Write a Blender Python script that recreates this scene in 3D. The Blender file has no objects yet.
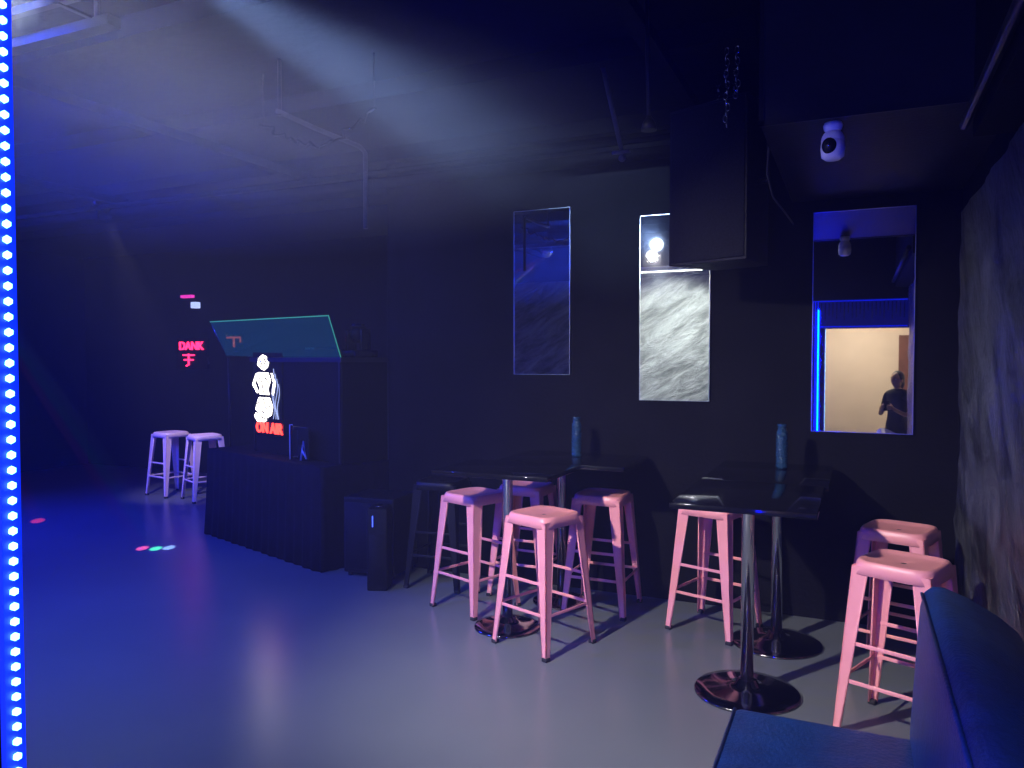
import bpy, bmesh, math, random
from mathutils import Vector, Matrix, noise
random.seed(4)
sc = bpy.context.scene
sc.view_settings.view_transform = 'Standard'
R = math.radians

# ------------------------------------------------------------ materials
def mat(name, base, rough=0.5, metal=0.0, nscale=0, namt=0.0, bump=0.0, bscale=30, emis=None, estr=0.0, spec=0.5, coat=0.0):
    m = bpy.data.materials.new(name); m.use_nodes = True
    nt = m.node_tree; b = nt.nodes['Principled BSDF']
    b.inputs['Base Color'].default_value = (*base, 1)
    b.inputs['Roughness'].default_value = rough
    b.inputs['Metallic'].default_value = metal
    b.inputs['Specular IOR Level'].default_value = spec
    b.inputs['Coat Weight'].default_value = coat
    tc = nt.nodes.new('ShaderNodeTexCoord')
    if nscale:
        n = nt.nodes.new('ShaderNodeTexNoise'); n.inputs['Scale'].default_value = nscale; n.inputs['Detail'].default_value = 6
        nt.links.new(tc.outputs['Object'], n.inputs['Vector'])
        r = nt.nodes.new('ShaderNodeValToRGB')
        r.color_ramp.elements[0].position = 0.3; r.color_ramp.elements[1].position = 0.7
        r.color_ramp.elements[0].color = (*[max(0, c*(1-namt)) for c in base], 1)
        r.color_ramp.elements[1].color = (*[min(1, c*(1+namt)) for c in base], 1)
        nt.links.new(n.outputs['Fac'], r.inputs['Fac']); nt.links.new(r.outputs['Color'], b.inputs['Base Color'])
    if bump:
        n2 = nt.nodes.new('ShaderNodeTexNoise'); n2.inputs['Scale'].default_value = bscale; n2.inputs['Detail'].default_value = 8
        nt.links.new(tc.outputs['Object'], n2.inputs['Vector'])
        bp = nt.nodes.new('ShaderNodeBump'); bp.inputs['Strength'].default_value = bump; bp.inputs['Distance'].default_value = 0.02
        nt.links.new(n2.outputs['Fac'], bp.inputs['Height']); nt.links.new(bp.outputs['Normal'], b.inputs['Normal'])
    if emis:
        b.inputs['Emission Color'].default_value = (*emis, 1); b.inputs['Emission Strength'].default_value = estr
    return m

M_floor = mat('floor_epoxy', (0.165,0.185,0.185), 0.28, 0, 0.9, 0.10, 0.06, 3, spec=0.38)
M_black = mat('black_paint', (0.0045,0.0045,0.0065), 0.75, 0, 3, 0.3, 0.15, 40, spec=0.08)
M_bulk = mat('bulkhead_paint', (0.012,0.012,0.014), 0.6, 0, 3, 0.3, 0.15, 40, spec=0.25)
M_ceil = mat('ceiling_paint', (0.003,0.003,0.005), 0.8, 0, 2, 0.3, 0.3, 15, spec=0.08)
M_pink = mat('pink_paint', (1.0,0.38,0.37), 0.34, 0.0, 6, 0.05, 0.02, 60)
M_white = mat('white_paint', (0.95,0.70,0.72), 0.4, 0, 6, 0.05)
M_blackm = mat('black_metal', (0.010,0.010,0.012), 0.45, 0.2, 6, 0.2, spec=0.3)
M_rubber = mat('rubber', (0.02,0.02,0.02), 0.8, 0, 8, 0.2)
M_chrome = mat('chrome', (0.75,0.76,0.78), 0.12, 1, 8, 0.04)
M_dchrome = mat('dark_chrome', (0.22,0.21,0.23), 0.12, 1, 8, 0.05)
M_ttop = mat('table_gloss', (0.006,0.006,0.010), 0.10, 0, 20, 0.3, coat=0.1, spec=0.35)
M_mirror = mat('mirror_glass', (0.86,0.88,0.90), 0.015, 1, 2, 0.01)
M_medge = mat('mirror_edge', (0.3,0.35,0.38), 0.3, 1, 8, 0.05)
M_leather = mat('blue_leather', (0.009,0.045,0.17), 0.36, 0, 12, 0.25, 0.3, 70)
M_cloth = mat('black_cloth', (0.004,0.004,0.012), 0.85, 0, 12, 0.3, 0.2, 120, spec=0.1)
M_box = mat('speaker_body', (0.008,0.008,0.010), 0.5, 0, 30, 0.3, 0.3, 150, spec=0.2)
M_grill = mat('speaker_grill', (0.008,0.008,0.010), 0.55, 0.1, 90, 0.6, 0.4, 250, spec=0.2)
M_plastw = mat('white_plastic', (0.85,0.85,0.87), 0.3, 0, 10, 0.02)
M_plastb = mat('black_plastic', (0.01,0.01,0.012), 0.2, 0, 10, 0.1, spec=0.3)
M_pipe = mat('pipe_grey', (0.06,0.06,0.075), 0.5, 0.2, 10, 0.2)
M_beige = mat('beige_wall', (0.66,0.54,0.42), 0.7, 0, 3, 0.05, 0.05, 20)
M_brown = mat('brown_door', (0.16,0.06,0.035), 0.45, 0, 8, 0.2)
M_blueg = mat('blue_glass', (0.012,0.05,0.10), 0.15, 0, 40, 0.3, 0.7, 55)
M_shirt = mat('dark_shirt', (0.012,0.013,0.02), 0.8, 0, 12, 0.3, 0.2, 50)
M_skin = mat('skin', (0.55,0.33,0.24), 0.5, 0, 10, 0.06)
M_hair = mat('hair', (0.012,0.009,0.008), 0.45, 0, 30, 0.3, 0.5, 80)
def em(name, c, s): return mat(name, (0.01,0.01,0.01), 0.5, 0, 5, 0.1, emis=c, estr=s)
E_led = em('led_dot', (0.25,0.9,1.0), 6)
E_ledb = em('led_tape', (0.0,0.02,1.0), 1.4)
E_frame = em('led_frame', (0.0,0.012,1.0), 1.1)
E_band = em('led_band', (0.0,0.01,1.0), 0.09)
E_white = em('neon_white', (1,0.93,0.8), 7)
E_bluew = em('neon_ice', (0.45,0.55,1), 1.2)
E_red = em('neon_red', (1,0.04,0.02), 5)
E_pinkn = em('neon_pink', (1,0.02,0.10), 4)
E_mag = em('neon_magenta', (1,0.05,0.6), 0.9)
E_lamp = em('lamp_lens', (0.9,0.95,1), 1.5)
E_tube = em('lamp_tube', (0.95,1,0.98), 6)
E_lampb = em('lamp_lens_blue', (0.05,0.1,1), 4)
E_warm = em('lamp_warm', (1,0.85,0.65), 4)
E_green = em('edge_lit_green', (0.10,0.8,0.55), 0.40)

def stone_mat(name, rot, sc_, c0, c1, rough):
    m = mat(name, c1, rough, 0)
    nt = m.node_tree; b = nt.nodes['Principled BSDF']; tc = nt.nodes.new('ShaderNodeTexCoord')
    mp = nt.nodes.new('ShaderNodeMapping'); mp.vector_type='TEXTURE'; mp.inputs['Rotation'].default_value = rot; mp.inputs['Scale'].default_value = sc_
    n = nt.nodes.new('ShaderNodeTexNoise'); n.inputs['Scale'].default_value = 2.0; n.inputs['Detail'].default_value = 12; n.inputs['Roughness'].default_value = 0.68; n.inputs['Distortion'].default_value = 0.5
    nt.links.new(tc.outputs['Object'], mp.inputs['Vector']); nt.links.new(mp.outputs[0], n.inputs['Vector'])
    r = nt.nodes.new('ShaderNodeValToRGB'); r.color_ramp.elements[0].position = 0.38; r.color_ramp.elements[1].position = 0.64
    r.color_ramp.elements[0].color = (*c0,1); r.color_ramp.elements[1].color = (*c1,1)
    nt.links.new(n.outputs['Fac'], r.inputs['Fac']); nt.links.new(r.outputs['Color'], b.inputs['Base Color'])
    bp = nt.nodes.new('ShaderNodeBump'); bp.inputs['Strength'].default_value = 1.0; bp.inputs['Distance'].default_value = 0.10
    nt.links.new(n.outputs['Fac'], bp.inputs['Height']); nt.links.new(bp.outputs['Normal'], b.inputs['Normal'])
    return m
M_stone = stone_mat('slate_entry', (0,R(-32),0), (1.0,1.0,0.28), (0.08,0.085,0.08), (0.36,0.38,0.36), 0.5)
M_stone2 = stone_mat('slate_dark', (R(35),0,0), (0.9,0.9,0.5), (0.004,0.004,0.006), (0.11,0.115,0.13), 0.28)

def glass_panel_mat():
    m = bpy.data.materials.new('tinted_acrylic'); m.use_nodes = True; nt = m.node_tree
    b = nt.nodes['Principled BSDF']; b.inputs['Base Color'].default_value = (0.01,0.08,0.07,1); b.inputs['Roughness'].default_value = 0.12
    b.inputs['Emission Color'].default_value = (0.03,0.45,0.30,1); b.inputs['Emission Strength'].default_value = 0.05
    t = nt.nodes.new('ShaderNodeBsdfTransparent'); t.inputs['Color'].default_value = (0.4,0.9,0.7,1)
    mx = nt.nodes.new('ShaderNodeMixShader'); mx.inputs[0].default_value = 0.5
    nt.links.new(t.outputs[0], mx.inputs[1]); nt.links.new(b.outputs[0], mx.inputs[2])
    nt.links.new(mx.outputs[0], nt.nodes['Material Output'].inputs['Surface'])
    return m
M_acryl = glass_panel_mat()

# ------------------------------------------------------------ mesh builder
class MB:
    def __init__(s): s.bm = bmesh.new(); s.mats = []
    def mi(s, m):
        if m not in s.mats: s.mats.append(m)
        return s.mats.index(m)
    def hexa(s, v, m, smooth=False):
        vs = [s.bm.verts.new(p) for p in v]; i = s.mi(m)
        for f in ((0,3,2,1),(4,5,6,7),(0,1,5,4),(1,2,6,5),(2,3,7,6),(3,0,4,7)):
            fc = s.bm.faces.new([vs[k] for k in f]); fc.material_index = i; fc.smooth = smooth
    def box(s, x0,x1,y0,y1,z0,z1, m):
        s.hexa([(x0,y0,z0),(x1,y0,z0),(x1,y1,z0),(x0,y1,z0),(x0,y0,z1),(x1,y0,z1),(x1,y1,z1),(x0,y1,z1)], m)
    def rbox(s, x0,x1,y0,y1,z0,z1, m, bev=0.01, seg=3, smooth=True):
        r = bmesh.ops.create_cube(s.bm, size=1); vs = r['verts']
        for v in vs:
            v.co = Vector(((x0+x1)/2+v.co.x*(x1-x0), (y0+y1)/2+v.co.y*(y1-y0), (z0+z1)/2+v.co.z*(z1-z0)))
        ed = list({e for v in vs for e in v.link_edges})
        before = set(s.bm.faces) - {f for v in vs for f in v.link_faces}
        bmesh.ops.bevel(s.bm, geom=ed, offset=bev, segments=seg, profile=0.5, affect='EDGES')
        i = s.mi(m)
        for f in s.bm.faces:
            if f not in before: f.material_index = i; f.smooth = smooth
    def rings(s, rings, m, cap0=True, cap1=True, smooth=True, closed=True):
        i = s.mi(m); R_ = [[s.bm.verts.new(p) for p in r] for r in rings]
        n = len(R_[0])
        for a, b in zip(R_, R_[1:]):
            for k in range(n if closed else n-1):
                f = s.bm.faces.new([a[k], a[(k+1)%n], b[(k+1)%n], b[k]]); f.material_index = i; f.smooth = smooth
        if cap0: f = s.bm.faces.new(R_[0][::-1]); f.material_index = i
        if cap1: f = s.bm.faces.new(R_[-1]); f.material_index = i
    def lathe(s, prof, m, c=(0,0,0), n=40, sm=True, cap0=True, cap1=True):
        s.rings([[(c[0]+r*math.cos(2*math.pi*k/n), c[1]+r*math.sin(2*math.pi*k/n), c[2]+z) for k in range(n)] for r, z in prof], m, cap0, cap1, sm)
    def tube(s, pts, r, m, n=8, cyclic=False):
        pts = [Vector(p) for p in pts]; rg = []; up = None; L = len(pts)
        for i, p in enumerate(pts):
            if cyclic: d = pts[(i+1)%L]-pts[i-1]
            else: d = pts[min(i+1,L-1)]-pts[max(i-1,0)]
            d.normalize()
            if up is None: up = Vector((0,0,1)) if abs(d.z)<0.9 else Vector((1,0,0))
            a = d.cross(up).normalized(); b = a.cross(d).normalized(); up = b
            rr = r[i] if isinstance(r,(list,tuple)) else r
            rg.append([p+a*rr*math.cos(2*math.pi*k/n)+b*rr*math.sin(2*math.pi*k/n) for k in range(n)])
        if cyclic: rg.append(rg[0]); s.rings(rg, m, False, False)
        else: s.rings(rg, m)
    def prism(s, poly, axis, a, b, m, smooth=False):
        def P(p, t):
            if axis=='y': return (p[0], t, p[1])
            if axis=='x': return (t, p[0], p[1])
            return (p[0], p[1], t)
        s.rings([[P(p,a) for p in poly],[P(p,b) for p in poly]], m, True, True, smooth)
    def text(s, body, size, m, M, extrude=0.006):
        cu = bpy.data.curves.new('t','FONT'); cu.body = body; cu.size = size; cu.extrude = extrude; cu.align_x='CENTER'; cu.offset = 0.002
        ob = bpy.data.objects.new('t', cu); sc.collection.objects.link(ob)
        dg = bpy.context.evaluated_depsgraph_get(); me = bpy.data.meshes.new_from_object(ob.evaluated_get(dg))
        i = s.mi(m); vs = [s.bm.verts.new(M @ v.co) for v in me.vertices]
        for p in me.polygons:
            try:
                f = s.bm.faces.new([vs[k] for k in p.vertices]); f.material_index = i
            except ValueError: pass
        bpy.data.objects.remove(ob); bpy.data.meshes.remove(me)
    def sphere(s, c, r, m, sx=1, sy=1, sz=1, u=20, v=14):
        rg=[]
        for j in range(1, v):
            t = math.pi*j/v
            rg.append([(c[0]+r*sx*math.sin(t)*math.cos(2*math.pi*k/u), c[1]+r*sy*math.sin(t)*math.sin(2*math.pi*k/u), c[2]-r*sz*math.cos(t)) for k in range(u)])
        s.rings(rg, m)
    def obj(s, name, loc=(0,0,0), rot=0, bevel=0, parent=None):
        me = bpy.data.meshes.new(name); bmesh.ops.recalc_face_normals(s.bm, faces=s.bm.faces)
        s.bm.to_mesh(me); s.bm.free()
        for m in s.mats: me.materials.append(m)
        o = bpy.data.objects.new(name, me); sc.collection.objects.link(o)
        o.location = loc; o.rotation_euler = (0,0,rot)
        if bevel:
            b = o.modifiers.new('bevel','BEVEL'); b.width = bevel; b.segments = 2; b.limit_method='ANGLE'
        if parent: o.parent = parent
        return o

# ------------------------------------------------------------ room
YB = 5.32; XR = 0.56; ZC = 3.3; YE = 0.24
def simple(name, x0,x1,y0,y1,z0,z1,m):
    b = MB(); b.box(x0,x1,y0,y1,z0,z1,m); return b.obj(name)
simple('floor', -11.5, 1.6, -2.6, 8.7, -0.1, 0, M_floor)
simple('ceiling', -11.5, XR+0.1, YE-0.14, 8.7, ZC, ZC+0.1, M_ceil)
simple('wall_back', -3.5, XR+0.1, YB, YB+0.15, 0, ZC, M_black)
simple('wall_alcove_side', -3.5, -3.36, YB+0.15, 8.5, 0, ZC, M_black)
simple('wall_far', -11.5, -3.36, 8.5, 8.65, 0, ZC, M_black)
simple('wall_left', -11.5, -11.35, YE, 8.5, 0, ZC, M_black)
simple('wall_right', XR, XR+0.1, YE, YB, 0, ZC, M_black)
b = MB(); b.box(-11.5, -0.375, YE-0.14, YE, 0, ZC, M_black); b.box(-0.375, XR+0.1, YE-0.14, YE, 2.07, ZC, M_black); b.obj('wall_entry')
simple('wall_corridor_back', -2.0, 1.5, -2.5, -2.35, 0, 2.7, M_beige)
simple('wall_corridor_right', 1.35, 1.5, -2.35, YE-0.14, 0, 2.7, M_beige)
simple('wall_corridor_left', -2.0, -1.85, -2.35, YE-0.14, 0, 2.7, M_beige)
simple('ceiling_corridor', -2.0, 1.5, -2.5, YE-0.14, 2.7, 2.8, M_plastw)
b = MB(); b.box(0.56,1.34,-2.35,-2.31,0.0,2.05,M_brown); b.box(0.64,1.28,-2.31,-2.30,0.15,1.0,M_brown); b.box(0.64,1.28,-2.31,-2.30,1.1,1.95,M_brown)
b.sphere((0.68,-2.27,1.0),0.025,M_chrome); b.obj('door_1')

# stone relief cladding (real relief)
def relief(name, fn, nu, nv, m):
    b = MB(); i = b.mi(m); g=[]
    for a in range(nu+1):
        g.append([b.bm.verts.new(fn(a/nu, c/nv)) for c in range(nv+1)])
    for a in range(nu):
        for c in range(nv):
            f=b.bm.faces.new([g[a][c],g[a+1][c],g[a+1][c+1],g[a][c+1]]); f.material_index=i; f.smooth=True
    return b.obj(name)
def h(u, v, th, amp=0.018):
    a=u*math.cos(th)+v*math.sin(th); c=-u*math.sin(th)+v*math.cos(th)
    n = noise.ridged_multi_fractal(Vector((a*0.7, c*2.2, 0.3)), 0.9, 2.1, 6, 1.0, 2.0)
    return 0.004+amp*max(0,min(2.2,n))
relief('wall_right_stone_cladding', lambda u,v: (XR-h(0.6+u*4.1, v*2.52, R(40), 0.020), 0.6+u*4.5, v*2.52), 300, 150, M_stone2)
relief('wall_entry_stone_cladding', lambda u,v: (-0.66-u*6, YE+h(-u*6+3, v*2.8, R(32)), v*2.8), 320, 140, M_stone)

b = MB(); b.box(-0.40, XR, 3.52, YB, 2.70, ZC, M_bulk)
b.box(-0.405,-0.385,3.512,3.525,2.692,ZC,M_blackm); b.box(-0.405,XR,3.512,3.525,2.692,2.715,M_blackm)
b.obj('ceiling_bulkhead')
b = MB(); b.box(0.40, XR, 0.3, 3.5, 2.55, ZC, M_black); b.tube([(0.37,0.5,2.6),(0.37,3.5,2.6)],0.02,M_blackm); b.obj('ceiling_duct')

# door frame with LED curtain (room side + tape on jamb edge)
b = MB()
b.box(-0.66,-0.44,YE,YE+0.02,0,2.42,M_blackm); b.box(-0.44,XR-0.01,YE,YE+0.02,2.07,2.42,E_band)
for k in range(7):
    x=-0.65+k*0.031; b.box(x,x+0.012,YE+0.02,YE+0.026,0,2.40,E_frame)
for z in (2.085,2.40): b.box(-0.66,XR-0.02,YE+0.02,YE+0.026,z,z+0.010,E_frame)
for k in range(22):   # hanging bead strands over the header
    x=-0.42+k*0.044; b.tube([(x,YE+0.026,2.39),(x,YE+0.026,2.39-0.10-0.12*abs(math.sin(k*1.3)))],0.006,M_dchrome,6)
b.obj('door_frame')
b = MB()
b.box(-0.3755,-0.3712,YE-0.0075,YE+0.002,0,2.06,E_ledb)
i = b.mi(E_led)
for k in range(280):
    z = 0.01+k*0.00735
    r = bmesh.ops.create_icosphere(b.bm, subdivisions=1, radius=0.0021, matrix=Matrix.Translation((-0.3700,YE-0.003,z)))
    for v in r['verts']:
        for f in v.link_faces: f.material_index=i; f.smooth=True
b.obj('led_strip')

# ------------------------------------------------------------ ceiling stuff
b = MB()
for y in (1.4,2.6,3.8,5.0,6.4): b.box(-11,(-0.45 if y>3.4 else 0.38),y,y+0.09,ZC-0.10,ZC,M_ceil)
for x in (-0.95,-4.2,-6.4): b.box(x,x+0.08,YE+.02,5.2,ZC-0.16,ZC-0.10,M_ceil)
b.obj('ceiling_joists')
b = MB(); b.tube([(-9,5.18,3.08),(-3.4,5.18,3.08),(-0.5,5.18,3.08)],0.045,M_ceil); b.tube([(-9,4.7,3.0),(-0.9,4.7,3.04)],0.02,M_ceil); b.obj('ceiling_conduit_pipe')
b = MB(); b.tube([(-2.87,3.3,3.02),(-2.86,3.6,3.01),(-2.83,4.0,3.0),(-2.82,4.04,2.97),(-2.82,4.04,2.5)],0.014,M_pipe); b.tube([(-2.87,3.32,3.0),(-2.87,3.32,ZC)],0.010,M_blackm); b.obj('hanging_pipe')
b = MB(); b.tube([(-1.30,4.1,ZC),(-1.22,4.22,2.84)],0.013,M_pipe); b.tube([(-1.27,4.2,2.84),(-1.17,4.2,2.84)],0.012,M_pipe); b.sphere((-1.22,4.22,2.81),0.02,M_pipe); b.obj('hanging_hook')
b = MB(); b.tube([(-0.87,3.38,ZC),(-0.86,3.40,2.74)],0.010,M_blackm); b.lathe([(0.012,0.06),(0.03,0.03),(0.035,0)],M_blackm,(-0.86,3.40,2.70)); b.obj('hanging_rod')
b = MB(); b.box(-4.6,-2.7,2.14,2.20,3.0,3.04,M_pipe); b.box(-4.6,-2.7,2.0,2.03,3.04,3.07,M_pipe)
for x in (-4.5,-2.8): b.tube([(x,2.17,3.03),(x,2.17,ZC)],0.01,M_pipe); b.box(x-0.01,x+0.01,2.0,2.2,3.035,3.045,M_pipe)
b.obj('ceiling_light_bar')
b = MB(); pts=[]
for k in range(30):
    t=k/29; pts.append((-3.1+0.75*t+0.02*random.uniform(-1,1),3.45+0.02*random.uniform(-1,1),3.02-0.16*math.sin(math.pi*t)+0.02*random.uniform(-1,1)))
b.tube(pts,[0.005+0.006*random.random() for _ in pts],M_dchrome,5)
b.tube([(-3.1,3.45,3.02),(-3.1,3.45,ZC)],0.004,M_blackm); b.tube([(-2.35,3.45,3.02),(-2.35,3.45,ZC)],0.004,M_blackm); b.obj('foil_garland')

# ------------------------------------------------------------ mirrors
def mirror(x0,x1,z0,z1):
    b = MB(); y=YB-0.022
    b.box(x0+0.004,x1-0.004,y,YB-0.001,z0+0.004,z1-0.004,M_mirror)
    t=0.004
    b.box(x0,x0+t,y-0.003,YB-0.001,z0,z1,M_medge); b.box(x1-t,x1,y-0.003,YB-0.001,z0,z1,M_medge)
    b.box(x0,x1,y-0.003,YB-0.001,z0,z0+t,M_medge); b.box(x0,x1,y-0.003,YB-0.001,z1-t,z1,M_medge)
    return b.obj('wall_mirror')
mirror(-0.27,0.315,1.22,2.62); mirror(-1.40,-0.916,1.396,2.685); mirror(-2.366,-1.917,1.57,2.79)

# ------------------------------------------------------------ bar stool
def sup(r, z, n=5.0, N=48):
    o=[]
    for k in range(N):
        a=2*math.pi*k/N; c,s=math.cos(a),math.sin(a)
        o.append((r*math.copysign(abs(c)**(2/n),c), r*math.copysign(abs(s)**(2/n),s), z))
    return o
stool_meshes={}
def stool(x,y,rot,m=None):
    m = m or M_pink
    if m.name in stool_meshes:
        o = bpy.data.objects.new('bar_stool', stool_meshes[m.name]); sc.collection.objects.link(o)
    else:
        b = MB()
        prof=[(0.012,0.742,2.2),(0.018,0.744,2.2),(0.06,0.745,3),(0.11,0.747,4.5),(0.138,0.754,5),(0.150,0.760,5),(0.160,0.757,5),(0.166,0.748,5),(0.168,0.735,5.5),(0.176,0.700,6),(0.172,0.700,6),(0.160,0.735,5.5),(0.150,0.745,5),(0.05,0.738,3),(0.012,0.738,2.2)]
        b.rings([sup(r,z,n) for r,z,n in prof], m, False, False)
        b.rings([sup(0.017,0.7395,2.2),sup(0.005,0.7385,2.2)], M_rubber, False, True)
        zt, zb = 0.735, 0.012; ct, cb = 0.163, 0.218
        for sx in (1,-1):
            for sy in (1,-1):
                def P(z, dx, dy):
                    t=(zt-z)/(zt-zb); c=ct+(cb-ct)*t
                    return (sx*(c-dx), sy*(c-dy), z)
                wt,wb,th=0.070,0.030,0.006
                b.hexa([P(zb,0,0),P(zb,wb,0),P(zb,wb,th),P(zb,0,th),P(zt,0,0),P(zt,wt,0),P(zt,wt,th),P(zt,0,th)],m)
                b.hexa([P(zb,0,0),P(zb,th,0),P(zb,th,wb),P(zb,0,wb),P(zt,0,0),P(zt,th,0),P(zt,th,wt),P(zt,0,wt)],m)
                b.tube([P(zb,wb,0.003),P(zt,wt,0.003)],0.005,m,6); b.tube([P(zb,0.003,wb),P(zt,0.003,wt)],0.005,m,6)
                c=cb-0.014
                b.rbox(sx*c-0.018,sx*c+0.018,sy*c-0.018,sy*c+0.018,0,0.022,M_rubber,0.004,2)
        for z,ax in ((0.235,'xy'),(0.40,'x')):
            t=(zt-z)/(zt-zb); c=ct+(cb-ct)*t-0.006
            if 'x' in ax:
                for s_ in (1,-1): b.rbox(-c,c,s_*c-0.004,s_*c+0.004,z-0.009,z+0.009,m,0.003,2)
            if 'y' in ax:
                for s_ in (1,-1): b.rbox(s_*c-0.004,s_*c+0.004,-c,c,z-0.009,z+0.009,m,0.003,2)
        o = b.obj('bar_stool'); stool_meshes[m.name]=o.data
    o.location=(x,y,0); o.rotation_euler=(0,0,R(rot)); o.scale=(1,1,1.035); return o
stool(-2.36,4.64,-20); stool(-1.68,4.20,-21); stool(-1.56,4.97,0); stool(-2.17,5.09,0)
stool(-0.80,4.87,-18); stool(0.20,3.84,-22); stool(0.215,4.60,-18)
stool(-7.8,6.98,-10,M_white); stool(-7.15,6.9,-25,M_white)
stool(-2.83,5.03,5,M_blackm)

# ------------------------------------------------------------ high tables
def table(cx,cy,x0,x1,y0,y1,br):
    b = MB()
    b.rbox(x0-cx,x1-cx,y0-cy,y1-cy,0.982,1.01,M_ttop,0.004,2)
    b.rbox(-0.17,0.17,-0.17,0.17,0.972,0.982,M_dchrome,0.003,1)
    b.lathe([(0.032,0.03),(0.032,0.93),(0.055,0.955),(0.055,0.975)],M_chrome)
    b.lathe([(br,0.0),(br,0.008),(br*0.97,0.014),(br*0.75,0.024),(br*0.4,0.036),(0.06,0.046),(0.045,0.07),(0.033,0.075)],M_dchrome,n=64)
    return b.obj('high_table',(cx,cy,0))
table(-1.99,4.36,-2.36,-1.60,4.05,4.62,0.21); table(-1.86,4.98,-2.20,-1.32,4.63,5.26,0.20)
table(-0.49,3.985,-0.80,-0.15,3.58,4.37,0.26); table(-0.42,4.76,-0.80,-0.13,4.38,5.24,0.26)

def bottle(x,y):
    b = MB()
    pr=[(0.033,0),(0.036,0.01)]
    for k in range(9):
        z=0.02+k*0.02; pr += [(0.037,z),(0.033,z+0.010)]
    pr += [(0.035,0.205),(0.033,0.225),(0.026,0.24),(0.026,0.262),(0.028,0.265),(0.028,0.275)]
    b.lathe(pr,M_blueg,n=24); return b.obj('glass_bottle',(x,y,1.01))
bottle(-1.77,5.03); bottle(-0.42,5.0)

# ------------------------------------------------------------ sofa
b = MB()
b.rbox(-0.40,0.24,1.2,2.86,0.24,0.42,M_leather,0.035,4)
b.box(-0.36,0.3,1.24,2.82,0.04,0.26,M_cloth)
for x in (-0.33,0.42):
    for y in (1.3,2.75): b.lathe([(0.02,0),(0.025,0.06)],M_blackm,(x,y,0))
prof=[(0.19,0.05),(0.175,0.42),(0.19,0.70),(0.20,0.86),(0.212,0.91),(0.235,0.932),(0.27,0.932),(0.34,0.905),(0.42,0.86),(0.475,0.815),(0.495,0.77),(0.50,0.6),(0.50,0.05)]
cx=sum(p[0] for p in prof)/len(prof); cz=0.5
rg=[]
for y,s_ in ((1.2,0.9),(1.21,0.97),(1.24,1.0),(2.86,1.0),(2.89,0.985),(2.905,0.95)):
    rg.append([((p[0]-cx)*s_+cx,y,(p[1]-cz)*(s_ if p[1]>cz else 1)+cz) for p in prof])
b.rings(rg,M_leather)
b.tube([(0.205,1.25,0.905),(0.205,2.86,0.905)],0.006,M_leather,6)
b.tube([(-0.39,1.25,0.415),(-0.39,2.84,0.415)],0.006,M_leather,6)
b.obj('leather_sofa')

# ------------------------------------------------------------ hanging PA speaker
b = MB()
w,d,hh=0.25,0.19,0.90
b.prism([(-w,-d),(w,-d),(w*0.7,d),(-w*0.7,d)],'z',0,hh,M_box)
b.rbox(-w+0.012,w-0.012,-d-0.008,-d+0.004,0.015,hh-0.015,M_grill,0.004,2)
b.tube([(-w-0.02,0,hh*0.5),(-w-0.02,0,hh+0.02),(w+0.02,0,hh+0.02),(w+0.02,0,hh*0.5)],0.010,M_blackm)
for s_ in (1,-1): b.tube([(s_*(w+0.025),0,hh*0.5),(s_*(w*0.8),0,hh*0.5)],0.018,M_blackm)
sp = b.obj('hanging_speaker',(-0.72,4.62,2.23),R(-22),bevel=0.006)
b = MB()
z=3.19; k=0
while z < ZC+0.005:
    a = 0 if k%2 else 1
    for xx in (-0.04,0.05):
        b.tube([(xx+0.010*math.cos(t)*(1-a), 0.010*math.cos(t)*a, z-3.19+0.02*math.sin(t)) for t in [2*math.pi*j/12 for j in range(12)]],0.0035,M_chrome,6,True)
    z+=0.03; k+=1
b.obj('speaker_chain',(-0.72,4.62,3.20))
b = MB()
for col,(ox,ln) in enumerate(((0,16),(0.05,11))):
    for k in range(ln):
        a=k%2; z=-0.028*k; jx=0.006*math.sin(k*1.7)
        b.tube([(ox+jx+0.010*math.cos(t)*(1-a), 0.010*math.cos(t)*a, z+0.019*math.sin(t)) for t in [2*math.pi*j/12 for j in range(12)]],0.0035,M_chrome,6,True)
b.obj('steel_chain',(-0.62,4.02,ZC-0.01))
b = MB(); b.tube([(-0.40,3.9,2.70),(-0.42,4.0,2.60),(-0.40,4.1,2.50),(-0.36,4.2,2.45),(-0.32,4.35,2.40)],0.005,M_rubber,6); b.obj('speaker_cable')

# security camera
b = MB()
b.lathe([(0.035,0),(0.04,-0.012),(0.036,-0.03),(0.022,-0.04)],M_plastw)
b.sphere((0,0,-0.075),0.048,M_plastw,1,1,1.0)
b.lathe([(0.047,-0.075),(0.050,-0.11),(0.046,-0.145),(0.03,-0.158),(0.01,-0.16)],M_plastw)
b.sphere((-0.012,-0.038,-0.105),0.031,M_plastb,1,0.75,1.15)
b.sphere((-0.016,-0.060,-0.108),0.009,M_dchrome)
b.obj('security_camera',(-0.11,3.62,2.70))

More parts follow.
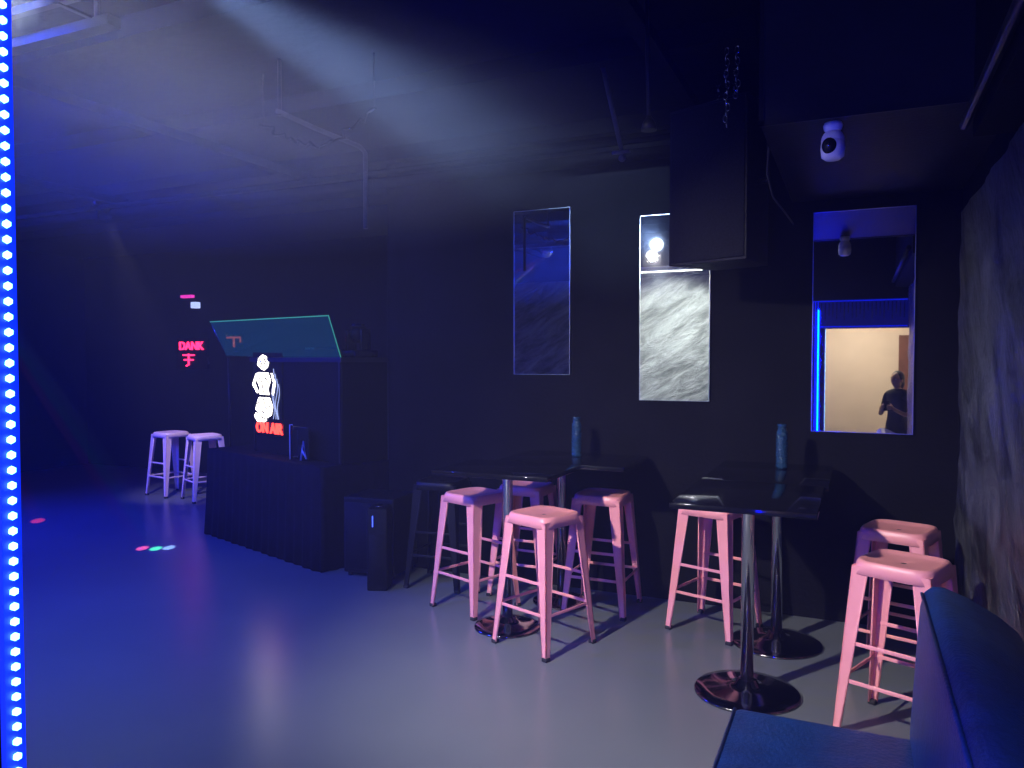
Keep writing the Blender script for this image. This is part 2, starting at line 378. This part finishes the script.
# ------------------------------------------------------------ DJ booth
P1=(-3.85,4.89); RB=-math.atan2(0.327,0.945)
booth = bpy.data.objects.new('dj_booth', None); sc.collection.objects.link(booth); booth.location=(P1[0],P1[1],0); booth.rotation_euler=(0,0,RB)
b = MB()
def drape(z, amp, fl):
    pts=[]; x0,x1,y0,y1=-1.96-fl,0+fl,0-fl,0.72
    N=90
    for k in range(N): 
        t=k/N; x=x1+(x0-x1)*t; pts.append((x, y0+amp*math.sin(t*95)+0.4*amp*math.sin(t*41+1), z))
    for k in range(16):
        t=k/16; pts.append((x0+amp*math.sin(t*40), y0+(y1-y0)*t, z))
    for k in range(8): t=k/8; pts.append((x0+(x1-x0)*t, y1, z))
    for k in range(16):
        t=k/16; pts.append((x1+amp*math.sin(t*40), y1+(y0-y1)*t, z))
    return pts
b.rings([drape(0.004,0.010,0.03),drape(0.3,0.008,0.015),drape(0.7,0.004,0.003),drape(0.815,0.001,0.0),drape(0.83,0,-0.01)],M_cloth)
b.obj('draped_base',parent=booth)
b = MB(); b.rbox(-1.42,0,0.20,0.66,0.83,1.68,M_black,0.01,2,False)
b.box(-1.46,0.02,0.18,0.68,1.66,1.70,M_blackm)
for x in (-1.40,-0.02): b.box(x-0.012,x+0.012,0.188,0.20,0.84,1.66,M_blackm)
b.obj('riser_cabinet',parent=booth)
b = MB()
A=[(-1.95,0.20,1.72),(0.0,0.20,1.68),(0.0,0.08,2.03),(-2.04,0.08,2.05)]
n=Vector((0,0.006,0.002))
b.hexa([A[0],A[1],tuple(Vector(A[1])+n),tuple(Vector(A[0])+n),A[3],A[2],tuple(Vector(A[2])+n),tuple(Vector(A[3])+n)],M_acryl)
b.obj('acrylic_screen',parent=booth)
b = MB()
b.tube([A[1],A[2],A[3]],0.0045,E_green,6); b.tube([A[3],A[0],A[1]],0.003,M_dchrome,6)
b.tube([(-1.93,0.22,0.83),(-1.95,0.22,1.70)],0.012,M_blackm)
b.obj('screen_edge',parent=booth)
b = MB()
b.rbox(-1.0,-0.45,0.26,0.60,1.70,1.77,M_plastb,0.006,2)
for x in (-0.88,-0.58): b.lathe([(0.09,0),(0.09,0.015),(0.08,0.02)],M_dchrome,(x,0.43,1.77))
for x in range(6): b.lathe([(0.008,0),(0.007,0.02)],M_plastw,(-0.75+0.012*x,0.34+0.03*(x%3),1.77),10)
b.obj('dj_controller',parent=booth)
b = MB()
b.rbox(-0.26,-0.02,0.34,0.58,1.70,1.76,M_plastb,0.01,2)
for s_ in (0,1): b.rbox(-0.255+s_*0.2,-0.225+s_*0.2,0.41,0.51,1.76,1.94,M_plastb,0.01,2)
b.sphere((-0.14,0.46,1.90),0.08,M_plastb,1,1.1,1); b.lathe([(0.05,0),(0.055,0.03)],M_plastb,(-0.14,0.46,1.95))
b.obj('moving_head',parent=booth)
b = MB()
b.rbox(-0.60,-0.34,0.10,0.115,0.84,1.12,M_plastb,0.004,2); b.box(-0.585,-0.50,0.098,0.10,0.86,1.09,M_mirror)
b.tube([(-0.44,0.09,0.84),(-0.40,0.09,1.0),(-0.36,0.09,0.86),(-0.42,0.09,0.93)],0.008,M_plastw)
b.tube([(-0.61,0.09,0.835),(-0.61,0.09,1.13),(-0.57,0.09,1.13)],0.005,M_plastw); b.obj('display_frame',parent=booth)

# neon light-box picture (flat figure of a woman)
b = MB(); ox,oz,yy=-1.20,1.17,0.180
b.box(ox-0.21,ox+0.30,0.186,0.199,oz-0.06,oz+0.58,M_plastb)
K=1.30; KZ=1.08
def flat(pts,m,y=yy): b.prism([(ox+x*K,oz+z*KZ) for x,z in pts],'y',y,y+0.006,m)
flat([(-0.05,0.40),(0.0,0.385),(0.045,0.41),(0.06,0.45),(0.03,0.50),(-0.02,0.515),(-0.075,0.485),(-0.09,0.43)],E_white)
flat([(-0.08,0.365),(0.05,0.365),(0.085,0.30),(0.045,0.22),(0.07,0.18),(-0.06,0.18),(-0.06,0.24),(-0.10,0.30)],E_white)
flat([(-0.07,0.155),(0.07,0.155),(0.11,0.08),(0.09,0.01),(0.02,-0.02),(-0.05,0.0),(-0.12,0.05),(-0.10,0.11)],E_white)
flat([(-0.12,0.02),(-0.05,-0.02),(0.03,-0.035),(0.0,-0.05),(-0.10,-0.05),(-0.14,-0.01)],E_white)
flat([(-0.115,0.35),(-0.10,0.36),(-0.13,0.27),(-0.085,0.20),(-0.10,0.19),(-0.165,0.26)],E_white)
flat([(0.095,0.36),(0.105,0.36),(0.15,0.28),(0.12,0.18),(0.105,0.19),(0.125,0.28)],E_white)
for pts in [[(-0.06,0.48),(-0.02,0.44),(-0.05,0.40)],[(0.0,0.49),(0.03,0.46),(0.01,0.43)],[(-0.07,0.33),(-0.02,0.28),(0.03,0.32),(0.07,0.28)],[(-0.09,0.10),(0.0,0.14),(0.03,0.06),(0.09,0.09)],[(-0.02,0.27),(0.0,0.19)],[(-0.06,0.05),(0.02,0.02)]]:
    b.tube([(ox+x*K,yy-0.004,oz+z*KZ) for x,z in pts],0.007,M_plastb,6)
for j in range(4):
    b.tube([(ox+0.16+0.03*j+0.02*math.sin(k*0.9+j),yy,oz-0.02+k*0.045) for k in range(11-j)],0.003,E_bluew,6)
b.obj('neon_figure_sign',parent=booth)
b = MB(); b.text('ON AIR',0.135,E_red,Matrix.Translation((-1.10,0.170,1.02)) @ Matrix.Rotation(R(90),4,'X'),0.006)
b.box(-1.34,-0.86,0.178,0.19,0.99,1.115,M_plastb)
b.obj('neon_on_air_sign',parent=booth)

b = MB(); b.rbox(-0.075,0.075,-0.1,0.1,0,0.60,M_box,0.01,2); b.rbox(-0.06,0.06,-0.108,-0.1,0.04,0.42,M_grill,0.005,1)
b.lathe([(0.03,0),(0.03,0.01)],M_chrome,(0,0,0.60)); b.tube([(-0.03,-0.105,0.47),(-0.03,-0.105,0.55)],0.003,E_lampb,6)  # blue highlight near the top painted as a glowing sliver, not a lamp
b.obj('column_speaker',(-3.20,4.74,0),R(22))
b = MB(); b.rbox(-0.22,0.22,-0.2,0.2,0.03,0.62,M_box,0.012,2,False)
for sx in (-0.18,0.18):
    for sy in (-0.16,0.16): b.lathe([(0.02,0),(0.02,0.03)],M_rubber,(sx,sy,0),12)
b.rbox(-0.20,0.20,-0.212,-0.2,0.06,0.58,M_grill,0.005,1)
b.obj('subwoofer',(-3.43,5.10,0),R(5))

# far neon signs
b = MB()
Mx = Matrix.Translation((-9.0,8.44,1.83)) @ Matrix.Rotation(R(90),4,'X')
b.text('DANK',0.17,E_pinkn,Mx,0.01)
cx_,cz_=-9.05,1.68
b.tube([(cx_-0.11,8.44,cz_+0.07),(cx_+0.11,8.44,cz_+0.07)],0.013,E_pinkn,6); b.tube([(cx_,8.44,cz_+0.09),(cx_,8.44,cz_-0.07),(cx_-0.05,8.44,cz_-0.09)],0.013,E_pinkn,6)
b.tube([(cx_-0.09,8.44,cz_),(cx_+0.09,8.44,cz_)],0.013,E_pinkn,6)
b.box(-9.3,-8.7,8.455,8.499,1.54,2.0,M_plastb); b.obj('neon_dance_sign')
b = MB(); b.tube([(-8.3,8.44,2.0),(-8.05,8.44,2.0),(-8.05,8.44,1.93)],0.016,E_red,6); b.tube([(-8.17,8.44,2.0),(-8.17,8.44,1.86)],0.016,E_red,6); b.box(-8.35,-8.0,8.455,8.499,1.8,2.06,M_plastb); b.obj('neon_letter_sign')
b = MB(); b.box(-9.2,-8.98,8.44,8.499,2.60,2.64,E_mag); b.rbox(-8.96,-8.86,8.40,8.499,2.44,2.53,E_bluew,0.01,2); b.obj('exit_sign_lamp')

# ------------------------------------------------------------ lamps
def aim(o, tgt):
    o.rotation_euler = (Vector(tgt)-o.location).to_track_quat('-Z','Y').to_euler()
def spot(name, loc, tgt, power, col, ang, blend=0.5, size=0.05):
    l = bpy.data.lights.new(name,'SPOT'); l.energy=power; l.color=col; l.spot_size=R(ang); l.spot_blend=blend; l.shadow_soft_size=size
    o = bpy.data.objects.new(name,l); sc.collection.objects.link(o); o.location=loc; aim(o,tgt); return o
def area(name, loc, tgt, power, col, sx, sy):
    l = bpy.data.lights.new(name,'AREA'); l.energy=power; l.color=col; l.shape='RECTANGLE'; l.size=sx; l.size_y=sy
    o = bpy.data.objects.new(name,l); sc.collection.objects.link(o); o.location=loc; aim(o,tgt); return o
def par(loc, tgt, lens):
    b = MB()
    b.lathe([(0.05,0.22),(0.085,0.17),(0.09,0.0),(0.082,0.0),(0.078,0.03)],M_plastb,cap1=False)
    b.lathe([(0.078,0.032),(0.001,0.03)],lens)
    b.tube([(-0.1,0,0.1),(-0.1,0,0.24),(0.1,0,0.24),(0.1,0,0.1)],0.008,M_blackm)
    o=b.obj('par_light'); o.location=loc; aim(o,tgt); return o
def lamp(loc, tgt, power, col, ang, lens, **k):
    d=(Vector(tgt)-Vector(loc)).normalized(); par(tuple(Vector(loc)-d*0.02), tgt, lens)
    return spot('spot_lamp', tuple(Vector(loc)+d*0.02), tgt, power, col, ang, **k)
lamp((-2.4,0.9,3.0),(-0.8,4.3,0.4), 740, (1.0,0.93,0.97), 68, E_lamp, blend=0.9)
lamp((-2.15,1.72,3.02),(-1.62,5.3,2.74), 1050, (0.45,0.62,1.0), 21, E_lamp, blend=1.0, size=0.02)
lamp((-2.9,1.2,3.0),(-3.3,3.2,0), 150, (0.45,0.58,1.0), 75, E_lampb, blend=1.0)  # added fill for the mid-left floor, lamp and housing invented
lamp((-5.4,1.0,3.0),(-5.2,4.2,0), 950, (0.02,0.05,1.0), 105, E_lampb, blend=0.9)
lamp((-9.0,3.6,3.0),(-6.5,4.4,0.5), 1000, (0.01,0.02,1.0), 125, E_lampb, blend=0.9)
lamp((-3.2,0.9,3.1),(-4.0,4.5,2.7), 650, (0.02,0.07,1.0), 70, E_lampb, blend=0.9)
lamp((-6.6,5.2,3.05),(-7.5,6.95,0.5), 220, (1.0,0.85,0.95), 30, E_lamp, blend=0.9)  # added neutral spot to brighten the far stools, no known fixture there
spot('wall_washer_lamp',(-2.2,1.5,2.75),(-2.25,YE,1.9),420,(0.95,1.0,0.98),75,0.6)
b=MB(); b.rbox(-0.5,0.5,-0.06,0.06,0,0.06,M_plastw,0.01,2); b.box(-0.47,0.47,-0.04,0.04,-0.004,0.0,E_tube)
b.tube([(-0.4,0,0.06),(-0.4,0,0.5)],0.008,M_pipe); b.tube([(0.4,0,0.06),(0.4,0,0.5)],0.008,M_pipe); b.obj('linear_lamp',(-2.25,0.9,2.8))
area('led_frame_light',(-0.452,YE+0.04,1.2),(-0.452,3,1.2),50,(0.0,0.004,1.0),0.015,2.2)
area('corridor_lamp',(0.0,-1.3,2.62),(0.0,-1.3,0),48,(1.0,0.88,0.72),0.9,0.3)
b=MB(); b.rbox(-0.45,0.45,-0.15,0.15,0,0.05,M_plastw,0.01,2); b.box(-0.42,0.42,-0.12,0.12,-0.003,0,E_warm); b.obj('corridor_panel_lamp',(0,-1.3,2.65))
# disco dots on the floor
S=(-3.6,1.5,3.0)
def dot(px, col, p, ang=1.3): spot('disco_beam', S, px, p, col, ang, 0.6, 0.004)
dot((-5.68,4.90,0),(0.1,1.0,0.5),12000); dot((-5.60,4.97,0),(0.3,0.5,1),12000); dot((-5.80,4.86,0),(1,0.1,0.3),12000)
dot((-7.79,5.25,0),(1,0.05,0.1),12000)
b=MB(); b.sphere((0,0,0.06),0.08,M_chrome); b.tube([(0,0,0.12),(0,0,0.3)],0.008,M_pipe); b.obj('disco_ball',(S[0]-0.05,S[1]-0.1,S[2]))

# ------------------------------------------------------------ person in corridor (seen in the mirror)
def skin_mesh(name, verts, edges, m, parent, root=0, sub=2):
    me=bpy.data.meshes.new(name); me.from_pydata([v[0] for v in verts],edges,[]); me.materials.append(m)
    o=bpy.data.objects.new(name,me); sc.collection.objects.link(o)
    md=o.modifiers.new('skin','SKIN')
    for i,v in enumerate(verts):
        r=v[1]; rr=r if isinstance(r,tuple) else (r,r)
        me.skin_vertices[0].data[i].radius=rr; me.skin_vertices[0].data[i].use_root=(i==root)
    md.use_smooth_shade=True
    s=o.modifiers.new('sub','SUBSURF'); s.levels=sub; s.render_levels=sub
    o.parent=parent; return o
per=bpy.data.objects.new('person',None); sc.collection.objects.link(per); per.location=(0.47,-0.42,0); per.scale=(0.90,0.90,0.90); per.rotation_euler=(0,0,R(35))
V=[((0,0,0.92),(0.15,0.11)),((0,0,1.08),(0.13,0.10)),((0,0,1.28),(0.155,0.11)),((0,-0.01,1.40),(0.11,0.08)),((0,-0.01,1.46),(0.05,0.05)),
   ((-0.16,-0.01,1.37),0.06),((-0.22,0,1.12),0.045),((0.16,-0.01,1.37),0.06),((0.22,0,1.12),0.045),
   ((-0.09,0,0.82),0.09),((-0.10,0.01,0.48),0.06),((-0.10,-0.01,0.09),0.045),((-0.10,0.10,0.04),0.035),
   ((0.09,0,0.82),0.09),((0.10,0.01,0.48),0.06),((0.11,-0.01,0.09),0.045),((0.11,0.10,0.04),0.035)]
E=[(0,1),(1,2),(2,3),(3,4),(3,5),(5,6),(3,7),(7,8),(0,9),(9,10),(10,11),(11,12),(0,13),(13,14),(14,15),(15,16)]
skin_mesh('clothed_body',V,E,M_shirt,per)
for s_ in (-1,1):
    V=[((s_*0.22,0,1.13),0.036),((s_*0.19,0.10,1.09),0.034),((s_*0.10,0.22,1.17),0.024),((s_*0.075,0.25,1.20),(0.034,0.016))]
    E=[(0,1),(1,2),(2,3)]
    for k in range(4):
        z=1.225-k*0.018; base=len(V); L=(0.9,1.0,0.95,0.75)[k]
        V+= [((s_*0.066,0.265,z),0.0085),((s_*(0.066-0.028*L),0.283,z+0.004),0.0085),((s_*(0.066-0.05*L),0.272,z+0.004),0.0075)]
        E+= [(3,base),(base,base+1),(base+1,base+2)]
    base=len(V); V+=[((s_*0.07,0.235,1.23),0.01),((s_*0.045,0.238,1.25),0.009)]; E+=[(3,base),(base,base+1)]
    skin_mesh('arm_left' if s_<0 else 'arm_right',V,E,M_skin,per)
b=MB(); b.rbox(-0.04,0.04,0.255,0.264,1.15,1.29,M_plastb,0.004,2); b.box(-0.036,0.036,0.2535,0.255,1.155,1.285,E_lampb); b.obj('phone',parent=per)
b=MB()
hc=(0,0.015,1.58)
rg=[]
for j in range(1,16):
    t=math.pi*j/16; row=[]
    for k in range(28):
        a=2*math.pi*k/28; x=math.sin(t)*math.cos(a); y=math.sin(t)*math.sin(a); z=-math.cos(t)
        wx=0.075*(1-0.22*max(0,-z)); wy=0.095*(1-0.12*max(0,-z)); yo=0
        if y>0.7 and abs(x)<0.22 and -0.35<z<0.1: yo=0.018*(1-abs(x)/0.22)
        row.append((hc[0]+wx*x, hc[1]+wy*y+yo, hc[2]+0.118*z))
    rg.append(row)
b.rings(rg,M_skin)
b.tube([(0,0,1.42),(0,0,1.50)],0.05,M_skin,14)
for s_ in (-1,1):
    b.sphere((s_*0.076,0.01,1.575),0.026,M_skin,0.35,0.7,1.1,10,8)
    b.sphere((s_*0.028,0.098,1.59),0.010,M_plastw,1.3,0.6,0.7,10,8); b.sphere((s_*0.028,0.104,1.59),0.005,M_hair,1,0.6,1,8,6)
    b.tube([(s_*0.013,0.106,1.612),(s_*0.045,0.098,1.614)],0.003,M_hair,6)
b.tube([(-0.02,0.096,1.525),(0,0.101,1.523),(0.02,0.096,1.525)],0.005,mat('lips',(0.4,0.12,0.1),0.4),6)
b.sphere((0,-0.012,1.605),0.10,M_hair,0.88,0.98,1.08); b.sphere((0,-0.05,1.54),0.08,M_hair,0.9,0.7,1.3)
b.obj('head',parent=per)

# ------------------------------------------------------------ haze + world
w=bpy.data.worlds.new('world'); sc.world=w; w.use_nodes=True; nt=w.node_tree
nt.nodes['Background'].inputs['Color'].default_value=(0,0,0.01,1); nt.nodes['Background'].inputs['Strength'].default_value=0.0
vs=nt.nodes.new('ShaderNodeVolumeScatter'); vs.inputs['Color'].default_value=(0.8,0.85,1,1); vs.inputs['Density'].default_value=0.006
nt.links.new(vs.outputs[0], nt.nodes['World Output'].inputs['Volume'])
# denser smoke drifting under the ceiling (soft-edged ellipsoidal cloud)
m=bpy.data.materials.new('stage_smoke'); m.use_nodes=True; nt=m.node_tree
nt.nodes.remove(nt.nodes['Principled BSDF'])
tc=nt.nodes.new('ShaderNodeTexCoord'); g=nt.nodes.new('ShaderNodeTexGradient'); g.gradient_type='SPHERICAL'
nt.links.new(tc.outputs['Object'],g.inputs['Vector'])
ns=nt.nodes.new('ShaderNodeTexNoise'); ns.inputs['Scale'].default_value=2.2; ns.inputs['Detail'].default_value=2
nt.links.new(tc.outputs['Object'],ns.inputs['Vector'])
m1=nt.nodes.new('ShaderNodeMath'); m1.operation='MULTIPLY'; nt.links.new(g.outputs['Fac'],m1.inputs[0]); nt.links.new(ns.outputs['Fac'],m1.inputs[1])
m2=nt.nodes.new('ShaderNodeMath'); m2.operation='MULTIPLY'; nt.links.new(m1.outputs[0],m2.inputs[0]); m2.inputs[1].default_value=0.42
vs=nt.nodes.new('ShaderNodeVolumeScatter'); vs.inputs['Color'].default_value=(0.6,0.72,1,1); nt.links.new(m2.outputs[0],vs.inputs['Density'])
nt.links.new(vs.outputs[0],nt.nodes['Material Output'].inputs['Volume'])
try: m.cycles.volume_step_rate = 4.0
except Exception: pass
b=MB(); b.sphere((0,0,0),1.0,m,u=32,v=20); o=b.obj('stage_smoke_cloud',(-2.6,2.9,2.75)); o.scale=(2.3,1.6,0.55)

# ------------------------------------------------------------ camera
cd=bpy.data.cameras.new('camera'); cd.lens=27.03; cd.sensor_width=36; cd.clip_start=0.02
co=bpy.data.objects.new('camera',cd); sc.collection.objects.link(co); co.location=(0,0,1.68); co.rotation_euler=(R(90-1.8),0,R(24.2))
sc.camera=co
